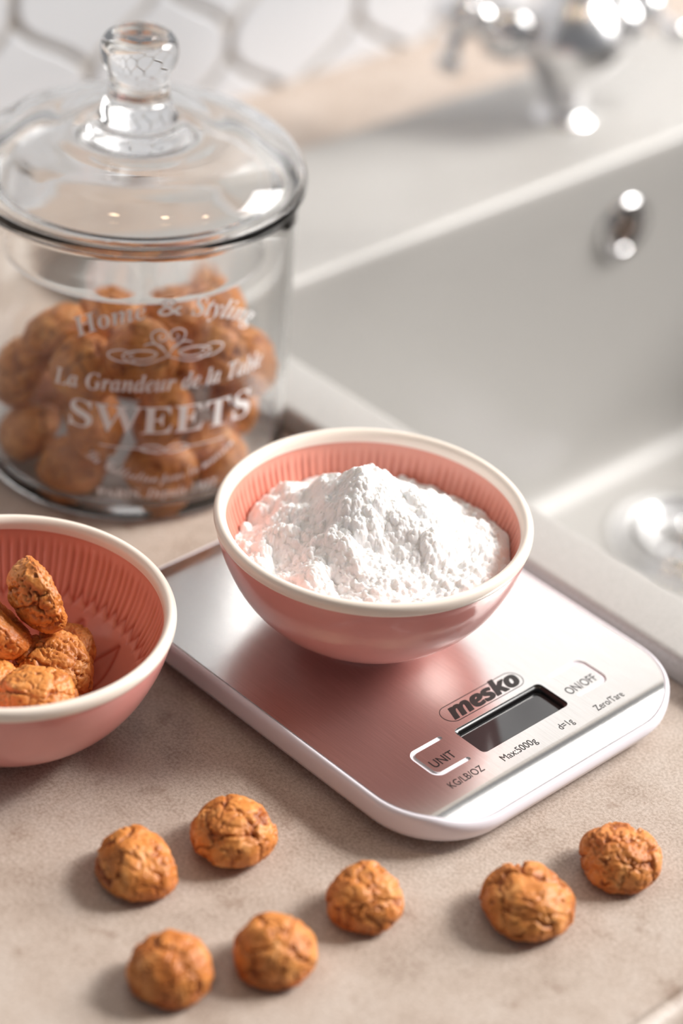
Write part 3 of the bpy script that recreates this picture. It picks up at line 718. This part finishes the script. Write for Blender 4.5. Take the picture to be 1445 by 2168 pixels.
# ------------------------------------------------------------------ glass jar
JC = Vector((-0.0995, -0.0368, 0)); JR = 0.068
def jar():
    j = tag(empty('glass_jar', JC), 'large lidded clear glass cookie jar with white print', 'jar')
    prof = [(0.0, 0.0016), (0.050, 0.0016), (0.056, 0.0004), (0.0605, 0.0), (0.0645, 0.0010), (0.0670, 0.0036), (0.0680, 0.0075), (0.0680, 0.012)] + [(0.0680, 0.012 + (0.126 - 0.012) * k / 12) for k in range(1, 13)] + \
           [(0.0679, 0.1272), (0.0672, 0.1284), (0.0664, 0.1286), (0.0656, 0.1278), (0.0654, 0.126)] + [(0.0654, 0.126 - (0.126 - 0.014) * k / 12) for k in range(1, 13)] + [(0.0650, 0.0105), (0.0635, 0.0080), (0.0600, 0.0066), (0.050, 0.0062), (0.0, 0.0062)]
    V, F = revolve(prof, 128); fix_normals(mesh_obj('jar_body', V, F, M_GLASS, j))
    prof = smooth_profile([(0.0, 0.1555), (0.010, 0.1555), (0.0175, 0.1550), (0.0225, 0.1528), (0.0285, 0.1516), (0.038, 0.1518), (0.048, 0.1506), (0.058, 0.1478), (0.0652, 0.1436), (0.0694, 0.1388), (0.0710, 0.1344), (0.0710, 0.1312), (0.0700, 0.1294), (0.0680, 0.1289), (0.0640, 0.1289), (0.0600, 0.1296), (0.0575, 0.1282), (0.0568, 0.124), (0.0567, 0.112), (0.0566, 0.103), (0.0558, 0.1012), (0.0548, 0.103), (0.0546, 0.115), (0.0546, 0.1275), (0.0552, 0.1306), (0.0575, 0.1318), (0.0630, 0.1318), (0.0668, 0.1322), (0.0680, 0.1345), (0.0668, 0.1376), (0.0630, 0.1412), (0.0560, 0.1449), (0.047, 0.1476), (0.034, 0.1486), (0.020, 0.1488), (0.0, 0.1490)], 4)
    V, F = revolve(prof, 128); lid = fix_normals(mesh_obj('lid', V, F, M_GLASS, j))
    prof = smooth_profile([(0.0, 0.1557), (0.0120, 0.1557), (0.0158, 0.1563), (0.0164, 0.1580), (0.0153, 0.1605), (0.0140, 0.1640), (0.0127, 0.1690), (0.0122, 0.1735), (0.0132, 0.1782), (0.0151, 0.1820), (0.0159, 0.1862), (0.0154, 0.1902), (0.0135, 0.1930), (0.0100, 0.1945), (0.005, 0.1950), (0.0, 0.1951)], 5)
    V, F = revolve(prof, 72); fix_normals(mesh_obj('knob', V, F, M_GLASS, lid))
    # white print on the outside of the glass; theta = 0 faces the photographer, positive to the right
    RP = JR + 0.00022
    def on_glass(thd, z, r=RP):
        t = math.radians(thd); d = SX * math.sin(t) - SY * math.cos(t); return (d.x * r, d.y * r, z)
    DEG = math.degrees(1 / JR)
    def put(name, body, t0, t1, zfun, hgt, cap=0.68, spread=True, **kw):
        co, fs = text_mesh(body, **kw); mn = co.min(0); mx = co.max(0)
        bm = bmesh.new(); vs = [bm.verts.new(c) for c in co]
        for f in fs:
            try: bm.faces.new([vs[i] for i in f])
            except ValueError: pass
        bmesh.ops.subdivide_edges(bm, edges=[e for e in bm.edges if e.calc_length() > 0.25], cuts=1)
        bmesh.ops.triangulate(bm, faces=bm.faces)
        sy = hgt / cap
        for v in bm.verts:
            s = (v.co.x - mn[0]) / (mx[0] - mn[0]); th = t0 + (t1 - t0) * s
            eps = 0.3; sl = (zfun(th + eps) - zfun(th - eps)) / (2 * eps / DEG)       # slope of the base line
            h = v.co.y * sy; c = 1 / math.sqrt(1 + sl * sl)
            p_ = on_glass(th - h * sl * c * DEG, zfun(th) + h * c); v.co = p_
        return bm_obj(name, bm, M_PRINT, j, smooth=False)
    tc = 18.5
    arch = lambda t: 0.1018 - 0.0128 * ((t - tc) / 32) ** 2
    put('print_home', serif('Home', italic=True), -12.5, 11.0, arch, 0.0082)
    put('print_and', '&', 14.5, 23.0, lambda t: arch(t) + 0.0004, 0.0078, bold=0.005)
    put('print_styling', serif('Styling', italic=True), 26.0, 51.0, arch, 0.0082)
    put('print_grandeur', serif('La Grandeur de la Table', italic=True), -21.2, 58.5, lambda t: 0.0668 - 0.0012 * ((t - tc) / 40) ** 2, 0.0078)
    put('print_sweets', serif('SWEETS'), -15.5, 53.0, lambda t: 0.0462 - 0.0016 * (t - tc) / 34, 0.0128)
    put('print_collection', chr(0x1D4DB) + chr(0x1D4EA) + ' ' + ''.join(chr((0x1D4D0 if c.isupper() else 0x1D4EA) + ord(c) - (65 if c.isupper() else 97)) if c.isalpha() else c for c in 'Collection pour la maison'), -9.5, 46.0, lambda t: 0.0222 + 0.0112 * ((t - tc) / 27.5) ** 2, 0.0050)
    put('print_paris', serif('PARIS, ') + serif('Depuis 1937', italic=True), -5.0, 39.0, lambda t: 0.0145, 0.0044)
    def ribbon(name, paths, wd=0.00075):
        V = []; F = []
        for P in paths:
            n = len(P); b = len(V)
            for i, (t, z) in enumerate(P):
                a = P[max(i - 1, 0)]; c = P[min(i + 1, n - 1)]; tx, tz = (c[0] - a[0]) / DEG, c[1] - a[1]; l = math.hypot(tx, tz) + 1e-12
                k = wd / 2 * (0.5 + 0.5 * math.sin(math.pi * min(max(i / (n - 1), 0.08), 0.92)))
                V.append(on_glass(t - tz / l * k * DEG, z + tx / l * k)); V.append(on_glass(t + tz / l * k * DEG, z - tx / l * k))
            F += [(b + 2 * i, b + 2 * i + 1, b + 2 * i + 3, b + 2 * i + 2) for i in range(n - 1)]
        return mesh_obj(name, V, F, M_PRINT, j, smooth=False)
    def cr(pts): return [(a, b) for a, b in smooth2(pts)]
    def smooth2(pts, n=8):
        P = [np.array(q, float) for q in pts]; out = []
        for i in range(len(P) - 1):
            p0 = P[max(i - 1, 0)]; p1 = P[i]; p2 = P[i + 1]; p3 = P[min(i + 2, len(P) - 1)]
            for k in range(n):
                t = k / n; out.append(tuple(0.5 * ((2 * p1) + (-p0 + p2) * t + (2 * p0 - 5 * p1 + 4 * p2 - p3) * t * t + (-p0 + 3 * p1 - 3 * p2 + p3) * t ** 3)))
        return out + [tuple(P[-1])]
    paths = []
    for s in (-1, 1):
        g = lambda q: [(tc + s * a, z) for a, z in q]
        paths.append(smooth2(g([(0, 0.0832), (3, 0.0818), (8, 0.0800), (13, 0.0808), (15.5, 0.0835), (12.5, 0.0858), (7, 0.0862), (4, 0.0846), (6.5, 0.0824), (11, 0.0822), (13.5, 0.0836), (11.5, 0.0847)])))
        paths.append(smooth2(g([(11, 0.0812), (16, 0.0808), (20, 0.0826), (20, 0.0850), (16, 0.0864), (12.5, 0.0852)])))
        paths.append(smooth2(g([(0, 0.0832), (1.5, 0.0862), (5.2, 0.0905), (5.8, 0.0940), (3.4, 0.0958), (1.0, 0.0946), (0.6, 0.0918), (2.2, 0.0906), (3.6, 0.0920), (2.6, 0.0934)])))
        paths.append(smooth2(g([(0, 0.0832), (2.4, 0.0880), (5.8, 0.0896), (8.5, 0.0885)])))
    ribbon('print_flourish', paths)
    paths = []
    for s in (-1, 1):
        g = lambda q: [(tc + s * a, z - 0.0010 * (s * a) / 23) for a, z in q]
        paths.append(smooth2(g([(23, 0.0392), (15, 0.0390), (8, 0.0386), (3, 0.0368), (0, 0.0378), (3, 0.0402), (7.5, 0.0400), (8.6, 0.0384), (5, 0.0372), (2.5, 0.0384)])))
    ribbon('print_divider', paths)
    return j
jar()
GJ = 'cookies inside the glass jar'
JL = [
 (1, (-0.0115, -0.0487, 0.0195), ca(-0.60, -0.25, 0.75), 'cookie in the jar at lower left, resting against the glass at picture edge'),
 (2, (0.0185, -0.0470, 0.0165), ca(-0.15, -0.45, 0.85), 'domed cookie on the jar floor, below left of the lowest print line'),
 (3, (0.0462, -0.0215, 0.0168), ca(0.10, -0.85, 0.45), 'cookie on the jar floor facing out behind the small script print'),
 (4, (0.0490, 0.0085, 0.0165), ca(0.45, -0.35, 0.80), 'cookie on the jar floor just behind the rim of the sugar bowl'),
 (5, (0.0300, -0.0405, 0.0390), ca(0.85, -0.40, 0.35), 'cookie leaning on edge in the jar behind the first letters of the big word'),
 (6, (0.0412, -0.0190, 0.0430), ca(-0.70, -0.25, 0.65), 'tilted cookie in the jar behind the middle of the big word'),
 (7, (0.0400, -0.0285, 0.0735), ca(0.05, -0.88, 0.45), 'round pale cookie in the jar facing out behind the left half of the flourish'),
 (8, (0.0172, -0.0420, 0.0610), ca(-0.35, -0.75, 0.50), 'brown cookie in the jar left of the flourish, behind the second print line'),
 (9, (-0.0077, -0.0372, 0.0690), ca(-0.55, 0.20, 0.80), 'cookie at the top left of the jar pile, left of the first print line'),
 (10, (-0.0262, -0.0440, 0.0392), ca(-0.80, -0.40, 0.30), 'cookie in the jar at the left picture edge, half way up the pile'),
 (11, (-0.0235, -0.0225, 0.0450), ca(0.10, 0.10, -0.95), 'upturned flat cookie in the jar at left, under the top left cookie'),
 (12, (0.0125, 0.0140, 0.0690), ca(0.15, -0.25, 0.95), 'cookie on top of the jar pile behind the ampersand'),
 (13, (0.0030, -0.0150, 0.0735), ca(-0.10, -0.20, 0.95), 'cookie on top of the jar pile behind the start of the first print line'),
 (14, (0.0473, 0.0127, 0.0648), ca(0.60, -0.65, 0.45), 'sunlit cookie in the jar right of the flourish, against the glass'),
 (15, (0.0325, 0.0340, 0.0250), ca(0.85, -0.15, 0.45), 'cookie at lower right of the jar, above the rim of the sugar bowl'),
 (16, (-0.0257, -0.0290, 0.0205), ca(0.05, 0.15, -0.95), 'upturned flat cookie at lower left of the jar behind the domed one'),
 (18, (-0.0101, 0.0390, 0.0200), ca(-0.1, 0.4, 0.9), None), (19, (-0.0388, 0.0041, 0.0200), ca(-0.3, 0.1, 0.9), None),
 (21, (-0.0068, 0.0354, 0.0447), ca(0.3, 0.3, 0.9), None), 
 (20, (0.0035, -0.0036, 0.0430), ca(0.1, -0.5, 0.8), None),
 (23, (0.0100, 0.0385, 0.0640), ca(0.35, -0.30, 0.88), 'cookie on top of the jar pile at right, behind the word after the ampersand'),
 (25, (0.0420, 0.0330, 0.0490), ca(0.80, -0.45, 0.30), 'cookie at the right side of the jar, behind the last word of the second line')]
for k, loc, ax, lab in JL:
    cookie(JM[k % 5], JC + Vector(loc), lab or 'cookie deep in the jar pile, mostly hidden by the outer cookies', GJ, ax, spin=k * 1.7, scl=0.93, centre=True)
